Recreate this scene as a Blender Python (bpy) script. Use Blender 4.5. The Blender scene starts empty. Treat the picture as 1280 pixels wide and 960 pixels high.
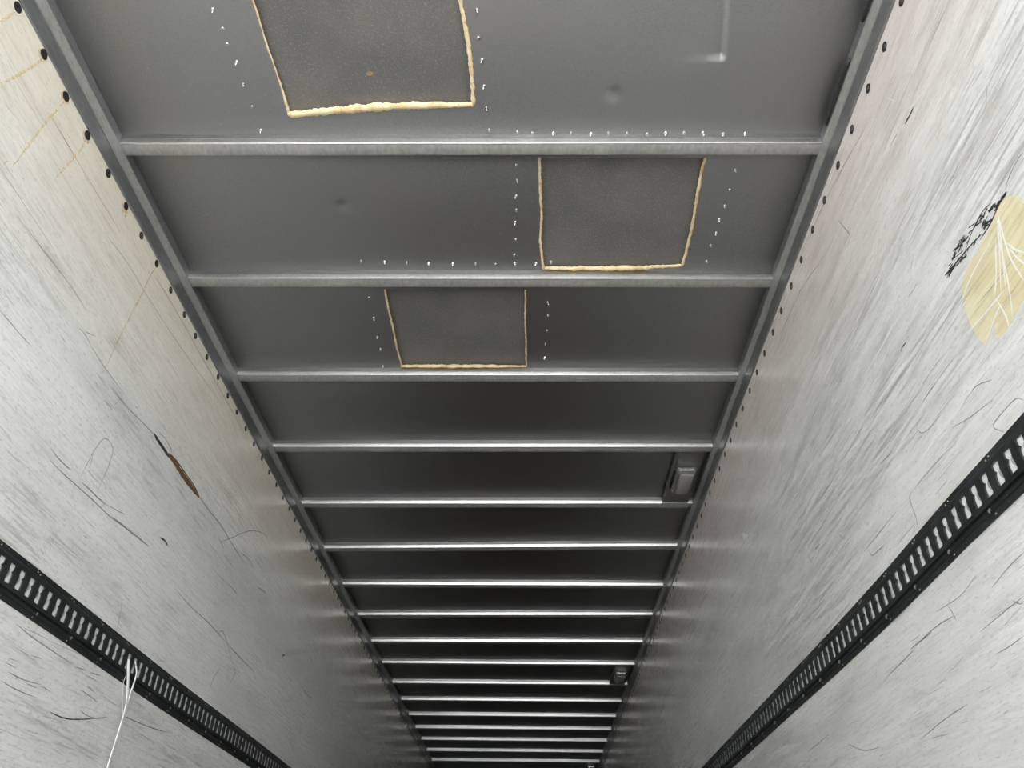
import bpy, bmesh, math, random
from mathutils import Matrix, Vector, noise
from mathutils.geometry import delaunay_2d_cdt
CAM = [[0.9997,0.0193,0.013],[0.0012,-0.6006,0.7995],[0.0233,-0.7993,-0.6005],[0.2055,0.0,0.52]]
RIBS = [[1.5894,1.6093],[2.2301,2.2479],[2.8727,2.8815],[3.5096,3.5059],[4.1538,4.141],[4.7893,4.7362],[5.4147,5.4071],[6.0487,6.0085],[6.6984,6.6669],[7.3098,7.3018],[7.9675,7.9563],[8.614,8.5949],[9.261,9.24],[9.8914,9.859],[10.53,10.4618],[11.1921,11.1186],[11.8602,11.7531]]
PATCH = [[[-0.6009,1.0789],[-0.5987,1.1117],[-0.5973,1.1997],[-0.5923,1.2988],[-0.5881,1.3991],[-0.5889,1.4638],[-0.4579,1.4503],[-0.3237,1.4399],[-0.1649,1.4328],[0.0237,1.4319],[0.0239,1.3441],[0.0206,1.2377],[0.0135,1.1627],[0.0049,1.0868]],[[0.2395,1.6394],[0.2434,1.7525],[0.2509,1.9004],[0.2461,2.02],[0.2533,2.1043],[0.2609,2.2016],[0.458,2.1894],[0.6495,2.1727],[0.8173,2.1605],[0.8201,2.0997],[0.8219,1.944],[0.8136,1.7933],[0.8122,1.7055],[0.8124,1.645]],[[-0.3992,2.2906],[-0.4027,2.4036],[-0.401,2.5339],[-0.4031,2.7016],[-0.3987,2.8334],[-0.2591,2.8461],[-0.1071,2.8528],[0.0644,2.8532],[0.0728,2.8285],[0.19,2.8227],[0.189,2.6465],[0.1862,2.4836],[0.1885,2.3817],[0.1889,2.2941]]]
SCREWS = [[[-0.7265,1.1101],[-0.7154,1.1671],[-0.7178,1.216],[-0.7065,1.2747],[-0.7079,1.3496],[-0.7032,1.4299],[-0.7013,1.5207],[0.0517,1.12],[0.053,1.2052],[0.059,1.2771],[0.0608,1.3667],[0.0649,1.4441],[0.0706,1.5256]],[[0.1645,1.5359],[0.2143,1.5395],[0.287,1.5403],[0.3462,1.5409],[0.4123,1.5447],[0.4699,1.5422],[0.533,1.5428],[0.6018,1.5466],[0.6631,1.5441],[0.7244,1.5432],[0.7876,1.5454],[0.8564,1.5492],[0.9283,1.5484],[0.1584,1.6687],[0.1603,1.7341],[0.1564,1.8057],[0.1569,1.869],[0.1514,1.9307],[0.1516,2.0151],[0.1469,2.0967],[0.1462,2.1401],[0.2313,2.1434],[0.2913,2.135],[0.9278,1.698],[0.9266,1.7836],[0.9231,1.8567],[0.9159,1.9213],[0.9176,1.9884],[0.9083,2.0522],[0.9081,2.1348],[0.9002,2.1967]],[[-0.4684,2.1254],[-0.3746,2.1304],[-0.2856,2.1346],[-0.1987,2.1396],[-0.1024,2.1429],[-0.0102,2.1435],[0.07,2.1467],[-0.4745,2.3386],[-0.4737,2.4674],[-0.4783,2.5936],[-0.4787,2.6782],[-0.4862,2.8025],[0.2825,2.3723],[0.285,2.4499],[0.2833,2.552],[0.2777,2.6435],[0.2756,2.7426],[0.2754,2.8291]]]
RIVL = [1.0194,1.157,1.2897,1.4278,1.5754,1.7144,1.8477,1.9873,2.1277,2.273,2.4022,2.5431,2.6891,2.8292,2.9644,3.1062]
RIVR = [1.025,1.1503,1.2792,1.4177,1.5499,1.6908,1.8223,1.9643,2.0988,2.2402,2.3689,2.5068]
ML = [["d",0.00323,[[1.9949,2.0208],[2.1457,2.0293],[2.2577,2.0443],[2.3732,2.0571]]],["d",0.00472,[[2.8262,2.0609],[2.93,2.055],[3.1053,2.0622],[3.2878,2.0496],[3.4955,2.0403]]],["D",0.01357,[[2.349,2.0592],[2.3908,2.0542],[2.4624,2.0528],[2.5067,2.0476]]],["d",0.00343,[[2.3779,2.0817],[2.4348,2.0897],[2.4863,2.0859],[2.5144,2.0815]]],["B",0.02327,[[2.4789,2.0522],[2.5389,2.0598],[2.6106,2.0549],[2.6914,2.0535],[2.7735,2.0546],[2.8413,2.0538]]],["D",0.00535,[[2.503,2.0635],[2.5815,2.0709],[2.6694,2.0708],[2.7722,2.0691],[2.8372,2.0592]]],["d",0.00394,[[1.8641,1.6883],[1.91,1.6835],[1.9579,1.6845],[1.9909,1.6872]]],["d",0.00357,[[1.8819,1.6582],[1.9669,1.6592],[2.0544,1.6643],[2.1698,1.6701],[2.2845,1.674],[2.3869,1.6891]]],["d",0.00646,[[2.2812,1.6783],[2.3757,1.6866],[2.4628,1.6952],[2.5694,1.7046]]],["d",0.00477,[[2.0602,1.6847],[2.1119,1.6878],[2.167,1.6889],[2.2328,1.6947]]],["d",0.00279,[[2.2312,1.6968],[2.295,1.7093],[2.3492,1.7221]]],["d",0.00274,[[2.0453,1.6904],[2.051,1.74],[2.0598,1.802],[2.0872,1.8655],[2.1471,1.8658],[2.1593,1.8169],[2.1571,1.7485],[2.1521,1.7013]]],["d",0.00235,[[2.0691,1.7449],[2.0638,1.7743],[2.0568,1.791]]],["D",0.00691,[[2.628,1.7678],[2.6626,1.7742],[2.6877,1.7728],[2.7071,1.7685]]],["D",0.00613,[[2.0681,1.9879],[2.0754,2.0031]]],["D",0.00355,[[2.1724,1.556],[2.2009,1.5614]]],["d",0.00295,[[2.1712,1.5363],[2.2025,1.5374]]],["d",0.00272,[[2.0074,1.9643],[2.0474,1.9667],[2.0657,1.9665]]],["D",0.00375,[[1.7626,2.0613],[1.7799,2.0665]]],["d",0.00291,[[1.7799,2.0665],[1.8069,2.0664],[1.8389,2.0602]]],["d",0.00236,[[1.7864,2.0721],[1.8475,2.101]]],["d",0.003,[[1.8389,2.0602],[1.8933,2.0549],[1.948,2.0516],[2.0945,2.0541]]],["d",0.00253,[[1.6995,1.9842],[1.7407,1.9814]]],["d",0.00343,[[3.1551,1.9955],[3.2698,2.0738],[3.4379,2.1885],[3.5945,2.2602],[3.723,2.2899]]],["d",0.00347,[[3.4024,2.0614],[3.5438,2.0827],[3.6141,2.062]]],["d",0.00319,[[2.5181,1.4617],[2.5294,1.4211],[2.5407,1.3892]]],["D",0.01004,[[4.3331,1.8449],[4.3532,1.8646],[4.3818,1.8735]]],["d",0.00497,[[3.3416,1.8826],[3.4117,1.8837],[3.4959,1.8856]]],["d",0.00555,[[3.7435,2.0214],[3.8783,2.0402]]],["d",0.00369,[[3.3755,1.6561],[3.4467,1.6802],[3.6732,1.5819]]],["d",0.00365,[[3.488,1.5348],[3.4558,1.4907],[3.4285,1.4287]]],["d",0.00387,[[3.649,1.5021],[3.6878,1.5787],[3.6587,1.585]]],["d",0.00512,[[4.8034,1.8163],[5.0572,1.8165],[5.07,1.8591]]],["W",0.00761,[[3.0683,1.6726],[3.1274,1.6706],[3.1903,1.6658]]],["W",0.00525,[[2.99,1.6903],[3.0683,1.6726]]],["W",0.00679,[[3.8579,1.451],[3.9597,1.4534],[4.0781,1.4587]]],["d",0.00393,[[2.8902,1.6576],[3.0543,1.6537],[3.2654,1.6609],[3.5238,1.6542]]],["d",0.00434,[[3.5216,1.6571],[3.7077,1.6523],[3.9466,1.6537]]],["d",0.00248,[[2.052,1.0839],[2.1324,1.081],[2.2335,1.0863]]],["d",0.0031,[[2.4395,1.1634],[2.5055,1.1615],[2.5648,1.1571]]],["D",0.00363,[[2.3226,1.0692],[2.3832,1.0703],[2.4421,1.0773],[2.5174,1.0949],[2.5862,1.1133]]],["d",0.00316,[[2.4783,1.1116],[2.5236,1.1082],[2.5862,1.1133],[2.6573,1.135]]],["d",0.00277,[[2.071,1.11],[2.1507,1.1115],[2.2374,1.1224]]],["d",0.00319,[[2.7309,1.1601],[2.8582,1.1663],[2.9945,1.1754],[3.1764,1.1955]]],["d",0.00251,[[2.0252,1.2243],[2.1355,1.2172],[2.3495,1.2146]]],["d",0.00261,[[1.4658,1.8671],[1.5437,1.8677],[1.6239,1.8719]]],["d",0.00228,[[1.3929,2.124],[1.4855,2.1272],[1.6595,2.137],[1.7694,2.1311]]],["d",0.00215,[[1.2396,2.1693],[1.3597,2.1684],[1.5211,2.1654]]],["d",0.00242,[[1.2681,2.4663],[1.4096,2.471],[1.5667,2.4764],[1.7423,2.4823]]],["d",0.00264,[[1.6757,2.4078],[1.8445,2.4322],[2.0525,2.4358],[2.3617,2.4588],[2.828,2.5089]]],["d",0.00301,[[1.9813,2.5311],[2.1688,2.544],[2.5817,2.5489],[3.1665,2.5522]]],["d",0.00367,[[3.0089,2.5887],[3.568,2.6036],[4.7096,2.6558]]],["R",0.00674,[[1.2658,2.2175],[1.2721,2.2469]]],["R",0.00664,[[1.2429,2.1905],[1.2455,2.2077]]],["R",0.00661,[[1.948,2.0516],[1.9491,2.066]]],["d",0.00273,[[1.9774,1.405],[2.0021,1.3931]]],["d",0.00275,[[1.9797,1.4087],[2.0174,1.3959]]],["d",0.00274,[[1.9909,1.421],[2.0111,1.4063]]],["d",0.00275,[[1.9855,1.4252],[2.0153,1.4041]]],["d",0.00276,[[2.001,1.431],[2.0202,1.4227]]],["d",0.00276,[[1.9962,1.4362],[2.0279,1.4219]]],["d",0.00277,[[2.0039,1.4508],[2.0279,1.4302]]],["d",0.00277,[[2.0025,1.4549],[2.0244,1.443]]],["d",0.00278,[[2.0152,1.4596],[2.0304,1.4482]]],["d",0.00279,[[2.0164,1.4688],[2.0428,1.4514]]],["d",0.00279,[[2.0133,1.4747],[2.0387,1.4615]]],["d",0.00279,[[2.0111,1.4805],[2.0416,1.4746]]],["d",0.00279,[[2.0145,1.4846],[2.0417,1.4728]]],["d",0.00281,[[2.0219,1.4969],[2.0521,1.4888]]],["d",0.00281,[[2.0236,1.505],[2.051,1.4929]]],["d",0.00281,[[2.0291,1.5079],[2.0524,1.495]]],["d",0.00245,[[2.4152,1.2603],[2.4443,1.2622]]],["d",0.00242,[[2.3807,1.1933],[2.4167,1.1948]]],["d",0.00222,[[2.1161,1.1324],[2.1431,1.1261]]],["d",0.0025,[[2.4692,1.1812],[2.536,1.1778]]],["d",0.00219,[[2.0463,1.1278],[2.1,1.1286]]],["d",0.00232,[[2.2401,1.12],[2.2907,1.1168]]],["d",0.00225,[[2.1456,1.1675],[2.1803,1.1734]]],["d",0.0023,[[2.229,1.1151],[2.2602,1.1212]]],["d",0.00219,[[2.0492,1.14],[2.0934,1.1452]]],["d",0.00226,[[2.1387,1.1748],[2.1938,1.182]]],["d",0.00221,[[2.104,1.1677],[2.1258,1.1693]]],["d",0.00237,[[2.3082,1.2218],[2.3372,1.2189]]],["d",0.00225,[[2.1765,1.0974],[2.2051,1.0938]]],["d",0.00244,[[2.3712,1.2128],[2.4386,1.2209]]],["d",0.00223,[[2.1383,1.1437],[2.1627,1.1413]]],["d",0.00227,[[2.1698,1.106],[2.221,1.1092]]],["d",0.00217,[[2.0493,1.132],[2.0758,1.1344]]],["d",0.00224,[[2.1617,1.1057],[2.1856,1.1092]]],["d",0.00251,[[2.4592,1.2214],[2.5302,1.2313]]],["d",0.0025,[[2.4512,1.2093],[2.5175,1.2107]]],["d",0.00231,[[2.223,1.2014],[2.2604,1.1944]]],["d",0.00249,[[2.4691,1.1845],[2.5154,1.1816]]]]
MR = [["D",0.00545,[[1.1576,2.2843],[1.1748,2.2821],[1.1984,2.2855],[1.2123,2.2883]]],["D",0.00454,[[1.2355,2.308],[1.246,2.3089]]],["d",0.00279,[[1.2512,2.302],[1.2793,2.3097],[1.3038,2.3079]]],["d",0.00268,[[1.1146,1.9954],[1.1384,1.9913],[1.1592,1.9917],[1.1726,1.991]]],["d",0.00243,[[0.9586,1.8205],[0.9807,1.8244],[1.0166,1.8195],[1.041,1.809]]],["d",0.00261,[[1.0689,1.9717],[1.0913,1.973]]],["d",0.00247,[[1.1795,1.9704],[1.209,1.9715]]],["d",0.00259,[[1.4061,1.9084],[1.4522,1.9078],[1.4762,1.9107]]],["W",0.00321,[[0.8862,1.9164],[0.9811,1.9197],[1.0863,1.9234],[1.2493,1.9239],[1.3861,1.9283]]],["W",0.00275,[[1.502,1.9118],[1.6531,1.9004],[1.8081,1.9064]]],["W",0.00251,[[0.9348,1.8937],[1.0339,1.8958],[1.1814,1.9016]]],["W",0.00432,[[1.43,2.7166],[1.377,2.6647],[1.3335,2.5797]]],["W",0.00307,[[1.2296,2.4372],[1.2045,2.3787]]],["d",0.00307,[[1.6543,2.4198],[1.6363,2.3615],[1.619,2.3054]]],["d",0.00256,[[1.8758,2.569],[1.7018,2.555],[1.515,2.5219],[1.3126,2.4748]]],["d",0.00284,[[2.3127,2.4937],[2.0457,2.4773],[1.8074,2.4155]]],["d",0.0025,[[1.6456,1.6111],[1.6318,1.5898],[1.6011,1.5792],[1.535,1.5748]]],["d",0.00237,[[1.7007,1.663],[1.6908,1.6335]]],["d",0.00243,[[1.258,1.4234],[1.2826,1.441],[1.3712,1.4394],[1.3506,1.4075]]],["d",0.0026,[[1.7538,1.4947],[1.7847,1.4881],[1.7862,1.4587],[1.7865,1.4245],[1.7976,1.4031]]],["d",0.00228,[[1.7538,1.4947],[1.6647,1.4949],[1.5757,1.4914]]],["W",0.00294,[[1.5327,1.4912],[1.6364,1.5011],[1.744,1.5009]]],["d",0.00283,[[2.0896,1.4895],[2.0794,1.4598],[2.0334,1.4537],[1.9934,1.4499]]],["d",0.00252,[[2.0051,1.4264],[1.9713,1.4396]]],["d",0.00398,[[2.4256,1.6565],[2.4864,1.6608]]],["D",0.0052,[[2.8455,1.774],[2.8786,1.7784]]],["d",0.00658,[[3.8912,1.6942],[3.8891,1.647],[3.9541,1.6114]]],["d",0.00671,[[5.1443,1.5826],[5.1278,1.4888],[5.1264,1.4529]]],["d",0.0022,[[1.627,1.2068],[1.7146,1.195],[1.8384,1.2029]]],["d",0.00269,[[1.777,1.1958],[1.7662,1.1706],[1.7642,1.1566]]],["d",0.00284,[[1.7684,1.1676],[1.8381,1.1732],[1.9074,1.1734],[1.9596,1.1687]]],["d",0.00361,[[1.8862,1.1702],[1.9584,1.1703],[2.0199,1.1697]]],["d",0.00253,[[1.9884,1.1638],[2.0994,1.1568],[2.2205,1.1492]]],["d",0.00206,[[1.495,1.1093],[1.5774,1.1068],[1.6871,1.1022]]],["d",0.00202,[[1.4418,1.1798],[1.5094,1.1749],[1.5868,1.1629]]],["d",0.00206,[[1.5434,1.0451],[1.6021,1.0433],[1.6585,1.0446]]],["d",0.002,[[1.5367,1.117],[1.5168,1.101],[1.5017,1.1003]]],["d",0.0021,[[1.3438,1.485],[1.4253,1.4995],[1.5089,1.5227]]],["d",0.00248,[[1.3896,1.5467],[1.3579,1.5385],[1.3179,1.5193]]],["d",0.0023,[[1.8738,1.4925],[1.9927,1.4911],[2.123,1.4896]]],["d",0.00248,[[1.8766,1.6448],[1.8217,1.6377],[1.7952,1.6342]]],["D",0.00285,[[1.6544,1.6747],[1.6699,1.6753]]],["D",0.00359,[[1.5534,1.8224],[1.5776,1.8261],[1.5886,1.8186]]],["D",0.00516,[[2.3417,2.1839],[2.3721,2.1869]]],["D",0.00234,[[1.1622,1.5587],[1.1707,1.5598]]],["d",0.00257,[[2.5903,1.0595],[2.4786,1.0191],[2.3606,1.0041]]],["d",0.00266,[[2.3004,1.0838],[2.2635,1.0686]]],["d",0.00236,[[2.1094,0.9704],[1.9592,0.9833],[1.8311,0.9876]]],["d",0.0031,[[2.9777,1.1125],[2.7028,1.1189]]],["K",0.00423,[[1.1081,1.8136],[1.0965,1.8129],[1.0865,1.8123]]],["K",0.00555,[[1.2555,1.851],[1.2373,1.8434],[1.2241,1.8378]]],["K",0.00528,[[1.1355,1.8039],[1.1217,1.7987],[1.1095,1.794]]],["K",0.0048,[[1.2945,1.8181],[1.2816,1.8178],[1.2727,1.8176]]],["K",0.00517,[[1.2518,1.8134],[1.2384,1.8075],[1.2214,1.8001]]],["K",0.00498,[[1.1069,1.8157],[1.0968,1.8153],[1.0845,1.8148]]],["K",0.00365,[[1.1363,1.8077],[1.1256,1.8098],[1.1152,1.8118]]],["K",0.00522,[[1.3037,1.8186],[1.2923,1.8176],[1.2819,1.8166]]],["K",0.00221,[[1.2762,1.8218],[1.2623,1.8209],[1.2517,1.8203]]],["K",0.00464,[[1.0951,1.8018],[1.0871,1.8003],[1.0776,1.7986]]],["K",0.00256,[[1.2564,1.8315],[1.24,1.8251],[1.225,1.8192]]],["K",0.0046,[[1.0812,1.8025],[1.0762,1.804],[1.0685,1.8063]]],["K",0.00343,[[1.0802,1.8001],[1.0738,1.8018],[1.0693,1.8031]]],["K",0.00392,[[1.2707,1.8405],[1.2645,1.8382],[1.2567,1.8355]]],["K",0.00319,[[1.1807,1.8465],[1.1684,1.8405],[1.1566,1.8348]]],["K",0.00297,[[1.1893,1.8377],[1.1779,1.8329],[1.1698,1.8294]]],["K",0.00449,[[1.2275,1.838],[1.2137,1.8383],[1.2009,1.8386]]],["K",0.00323,[[1.2355,1.8425],[1.2268,1.8454],[1.2209,1.8475]]],["K",0.00462,[[1.1086,1.8164],[1.1008,1.8134],[1.0919,1.81]]],["K",0.00477,[[1.1303,1.8043],[1.1265,1.8029],[1.1201,1.8005]]],["K",0.00408,[[1.0794,1.8042],[1.072,1.8027],[1.0615,1.8004]]],["K",0.00328,[[1.2115,1.8463],[1.2066,1.8465],[1.2001,1.8468]]],["K",0.005,[[1.3061,1.8147],[1.2925,1.818],[1.2814,1.8206]]],["K",0.0039,[[1.067,1.8011],[1.0568,1.8002],[1.0499,1.7996]]],["K",0.00434,[[1.1153,1.825],[1.1097,1.8253],[1.106,1.8255]]],["K",0.00348,[[1.1526,1.8307],[1.1467,1.8329],[1.1416,1.8349]]],["K",0.00312,[[1.0792,1.807],[1.0719,1.8047],[1.0656,1.8027]]],["K",0.00469,[[1.0567,1.8032],[1.0503,1.8021],[1.0424,1.8008]]],["K",0.00445,[[1.1907,1.8009],[1.1844,1.8006],[1.1791,1.8004]]],["K",0.0024,[[1.2275,1.8517],[1.2137,1.8465],[1.2045,1.8432]]],["K",0.00233,[[1.0606,1.8045],[1.0524,1.8024],[1.0425,1.8]]],["K",0.0027,[[1.2631,1.8407],[1.2522,1.8426],[1.2393,1.8448]]],["K",0.00454,[[1.2377,1.8453],[1.2322,1.8464],[1.2271,1.8473]]],["K",0.00235,[[1.0659,1.8038],[1.059,1.8013],[1.0486,1.7974]]],["K",0.00312,[[1.2157,1.8065],[1.2107,1.8089],[1.2082,1.81]]],["K",0.00503,[[1.1312,1.8197],[1.1227,1.8232],[1.1156,1.8262]]],["K",0.00382,[[1.1706,1.8302],[1.1613,1.8298],[1.1494,1.8292]]],["K",0.00494,[[1.0896,1.8085],[1.0858,1.8071],[1.0801,1.805]]],["K",0.00348,[[1.2169,1.837],[1.2038,1.8339],[1.1902,1.8308]]],["K",0.00274,[[1.3004,1.8255],[1.2979,1.8265],[1.2929,1.8285]]],["K",0.00363,[[1.0913,1.812],[1.0848,1.8118],[1.08,1.8116]]],["K",0.0054,[[1.272,1.8358],[1.2568,1.8373],[1.2453,1.8385]]],["K",0.00253,[[1.222,1.8424],[1.2094,1.8422],[1.1979,1.842]]],["K",0.00401,[[1.0756,1.7989],[1.0694,1.8011],[1.0604,1.8043]]],["K",0.00311,[[1.1453,1.807],[1.1328,1.8079],[1.1234,1.8085]]],["K",0.00508,[[1.1468,1.8082],[1.136,1.8118],[1.1278,1.8146]]],["K",0.00541,[[1.1438,1.8253],[1.1349,1.8247],[1.125,1.824]]],["K",0.00429,[[1.2924,1.8291],[1.2839,1.8287],[1.2731,1.8282]]],["K",0.00456,[[1.2524,1.8065],[1.2439,1.8095],[1.2327,1.8133]]],["K",0.00478,[[1.0621,1.8064],[1.053,1.8018],[1.0449,1.7978]]],["K",0.00367,[[1.1446,1.8033],[1.1345,1.7987],[1.1214,1.7929]]],["K",0.00319,[[1.2259,1.8421],[1.2162,1.8443],[1.2058,1.8466]]],["K",0.00459,[[1.1433,1.7961],[1.1362,1.7993],[1.1313,1.8015]]],["K",0.00368,[[1.2387,1.8333],[1.2288,1.8343],[1.2164,1.8356]]],["K",0.00487,[[1.3147,1.8299],[1.2994,1.826],[1.2834,1.8219]]],["K",0.00297,[[1.1514,1.8325],[1.1446,1.8326],[1.138,1.8327]]],["K",0.00266,[[1.299,1.8179],[1.2919,1.8204],[1.2868,1.8221]]],["K",0.00294,[[1.2913,1.8378],[1.2819,1.8341],[1.2771,1.8322]]],["K",0.00325,[[1.1438,1.8353],[1.1346,1.8316],[1.1251,1.8277]]],["K",0.0024,[[1.055,1.7983],[1.0486,1.8001],[1.0452,1.8011]]],["K",0.00242,[[1.2345,1.8258],[1.2244,1.8292],[1.2169,1.8318]]],["K",0.00281,[[1.2626,1.8324],[1.2595,1.8329],[1.2541,1.8338]]],["K",0.00432,[[1.298,1.818],[1.2924,1.8205],[1.2858,1.8234]]],["K",0.00512,[[1.0545,1.7978],[1.0496,1.8],[1.0458,1.8016]]],["K",0.0042,[[1.0629,1.7983],[1.0514,1.7997],[1.0424,1.8008]]],["K",0.00408,[[1.2774,1.8178],[1.2712,1.8172],[1.2654,1.8166]]],["K",0.00229,[[1.2234,1.8354],[1.2136,1.8369],[1.2012,1.8389]]],["K",0.00431,[[1.2513,1.8192],[1.2409,1.8159],[1.2292,1.8122]]],["K",0.00335,[[1.226,1.8404],[1.2089,1.8346],[1.1965,1.8304]]],["K",0.00467,[[1.2439,1.8065],[1.2369,1.8082],[1.2332,1.8091]]],["K",0.00342,[[1.17,1.7995],[1.165,1.8001],[1.1574,1.8012]]],["K",0.00261,[[1.211,1.8243],[1.2052,1.8236],[1.1953,1.8223]]],["K",0.00305,[[1.1103,1.8198],[1.1018,1.8163],[1.0939,1.8131]]],["K",0.00264,[[1.0843,1.8042],[1.072,1.8035],[1.0607,1.8028]]],["K",0.00357,[[1.1598,1.8292],[1.1465,1.8229],[1.1361,1.8181]]],["K",0.00368,[[1.2667,1.8134],[1.2607,1.8119],[1.2531,1.81]]],["K",0.00389,[[1.1389,1.8036],[1.1307,1.8043],[1.1258,1.8048]]],["K",0.00381,[[1.0688,1.8013],[1.0629,1.801],[1.056,1.8007]]],["K",0.00494,[[1.0875,1.8052],[1.0786,1.8017],[1.0706,1.7985]]],["K",0.0022,[[1.0599,1.7996],[1.0495,1.7997],[1.0415,1.7998]]],["K",0.00403,[[1.0863,1.7981],[1.0758,1.8004],[1.0656,1.8026]]],["K",0.00286,[[1.2326,1.8049],[1.2252,1.8071],[1.2177,1.8093]]],["K",0.00316,[[1.2431,1.8308],[1.232,1.8342],[1.2203,1.8379]]],["K",0.00245,[[1.3127,1.8188],[1.3015,1.8217],[1.2898,1.8247]]],["K",0.00514,[[1.2956,1.8263],[1.2781,1.822],[1.2654,1.8188]]],["K",0.00382,[[1.2955,1.8224],[1.2458,1.8163],[1.1931,1.8072],[1.1524,1.7961]]],["K",0.00369,[[1.1669,1.7916],[1.1203,1.7907],[1.0791,1.7989],[1.0518,1.7992]]],["K",0.00252,[[1.2312,1.8088],[1.1769,1.8287],[1.1239,1.8339],[1.0886,1.8233]]],["W",0.00445,[[1.0893,1.7854],[1.1144,1.734],[1.1655,1.6396]]],["W",0.00446,[[1.0952,1.7822],[1.1283,1.7247],[1.1832,1.6428]]],["W",0.00437,[[1.1136,1.7578],[1.1309,1.7032],[1.1558,1.6349],[1.184,1.576]]],["W",0.00447,[[1.1275,1.7484],[1.1665,1.6922],[1.2033,1.6526]]],["W",0.00435,[[1.1064,1.718],[1.0938,1.6829],[1.0768,1.6555]]],["W",0.00434,[[1.1061,1.7008],[1.1,1.6661],[1.0888,1.6315]]],["W",0.00451,[[1.1693,1.6433],[1.2386,1.6481],[1.3189,1.6559]]],["W",0.00439,[[1.0893,1.7854],[1.1141,1.6903],[1.1131,1.6156]]],["W",0.00433,[[1.028,1.7701],[1.0181,1.7334]]],["W",0.00465,[[1.1371,1.759],[1.2362,1.75],[1.2964,1.7331]]],["W",0.00438,[[1.2003,1.6428],[1.1985,1.5958],[1.2056,1.5689]]],["W",0.00445,[[1.289,1.5956],[1.2248,1.6195],[1.1954,1.6267]]],["W",0.00448,[[1.2547,1.5892],[1.2384,1.6248]]]]
YEL = [[1.0397,1.7845],[1.0674,1.8054],[1.0946,1.7968],[1.1344,1.7862],[1.1754,1.7804],[1.2222,1.7788],[1.2632,1.7718],[1.2845,1.7596],[1.2951,1.7294],[1.3033,1.6975],[1.3065,1.657],[1.3007,1.6192],[1.2922,1.5915],[1.2728,1.5933],[1.255,1.6075],[1.2383,1.6201],[1.2423,1.6009],[1.2504,1.581],[1.241,1.5752],[1.2176,1.5705],[1.1879,1.5751],[1.1646,1.5805],[1.1288,1.5866],[1.0694,1.5941],[1.0164,1.6265],[0.9965,1.6908],[1.0142,1.7263],[1.0217,1.7574]]
STRA = [[2.6554,1.3228],[2.6661,1.2934],[2.685,1.248],[2.6989,1.2095],[2.7111,1.1504],[2.7102,1.0873],[2.7088,1.0404],[2.709,0.9901],[2.7128,0.9486]]
STRB = [[2.7042,1.3294],[2.7116,1.3013],[2.714,1.2667],[2.7113,1.2259],[2.7154,1.1514]]
STRC = [[2.6591,1.2914],[2.6493,1.2698],[2.6413,1.2438],[2.6605,1.1995],[2.7003,1.1504]]
RUSTL = [[[1.0202,2.5564],[1.0132,2.5129],[1.007,2.4801]],[[1.1592,2.5693],[1.1547,2.5278],[1.1284,2.4226],[1.1049,2.3493]],[[1.2955,2.5699],[1.2855,2.4927],[1.2782,2.4223],[1.2738,2.3398],[1.2699,2.2335]],[[1.432,2.5675],[1.43,2.499],[1.4138,2.3986],[1.4065,2.3437]],[[1.9877,2.5628],[1.9778,2.4862],[1.9753,2.4032],[1.9648,2.3159],[1.9557,2.1969],[1.9513,2.0711]],[[1.7202,2.5721],[1.7302,2.5587],[1.7334,2.5458]]]
CHIP = [[3.2727,2.1085],[3.1842,2.0538],[3.2742,2.0628]]
DENT = [[0.796,1.2859],[0.7708,1.1013],[0.6738,1.3056],[0.4736,1.3995],[-0.4886,1.8447]]
SPOT = [-0.2987,1.3239]
SC = bpy.context.scene
COL = SC.collection
# ------------------------------------------------------------------ camera, light, exposure
cd = bpy.data.cameras.new('camera'); cam = bpy.data.objects.new('camera', cd); COL.objects.link(cam)
cd.sensor_fit = 'HORIZONTAL'; cd.sensor_width = 36.0; cd.lens = 36.0*950/1280; cd.clip_start = 0.02
R3 = Matrix(CAM[:3]).transposed()
cam.matrix_world = Matrix.Translation(Vector(CAM[3])) @ R3.to_4x4()
SC.camera = cam
SC.view_settings.view_transform = 'Standard'; SC.view_settings.look = 'None'
SC.view_settings.gamma = 1.0; SC.view_settings.use_curve_mapping = False
SC.view_settings.exposure = 1.6
SC.cycles.max_bounces = 16; SC.cycles.diffuse_bounces = 10; SC.cycles.glossy_bounces = 8
wd = bpy.data.worlds.new('overcast_sky'); SC.world = wd; wd.use_nodes = True
bgn = wd.node_tree.nodes['Background']
bgn.inputs[0].default_value = (0.93, 0.97, 1.0, 1); bgn.inputs[1].default_value = 4.0
sl = bpy.data.lights.new('sun', 'SUN'); sl.energy = 4; sl.angle = math.radians(2); sl.color = (1, .96, .9)
so = bpy.data.objects.new('sun', sl); COL.objects.link(so); so.rotation_euler = Vector((-.5, .3, .8)).to_track_quat('Z', 'Y').to_euler()
W2 = 1.197          # half the inside width
ZR = 2.695          # underside of the roof ribs
ZC = 2.735          # roof sheet
Y0, Y1 = -1.5, 13.4 # open rear end, front bulkhead
pl = bpy.data.lights.new('daylight_portal', 'AREA'); pl.shape = 'RECTANGLE'; pl.size = 2.4; pl.size_y = 2.75
pl.cycles.is_portal = True
po = bpy.data.objects.new('daylight_portal', pl); COL.objects.link(po)
po.location = (0, Y0-0.02, 1.37); po.rotation_euler = (math.radians(90), 0, 0)

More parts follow.
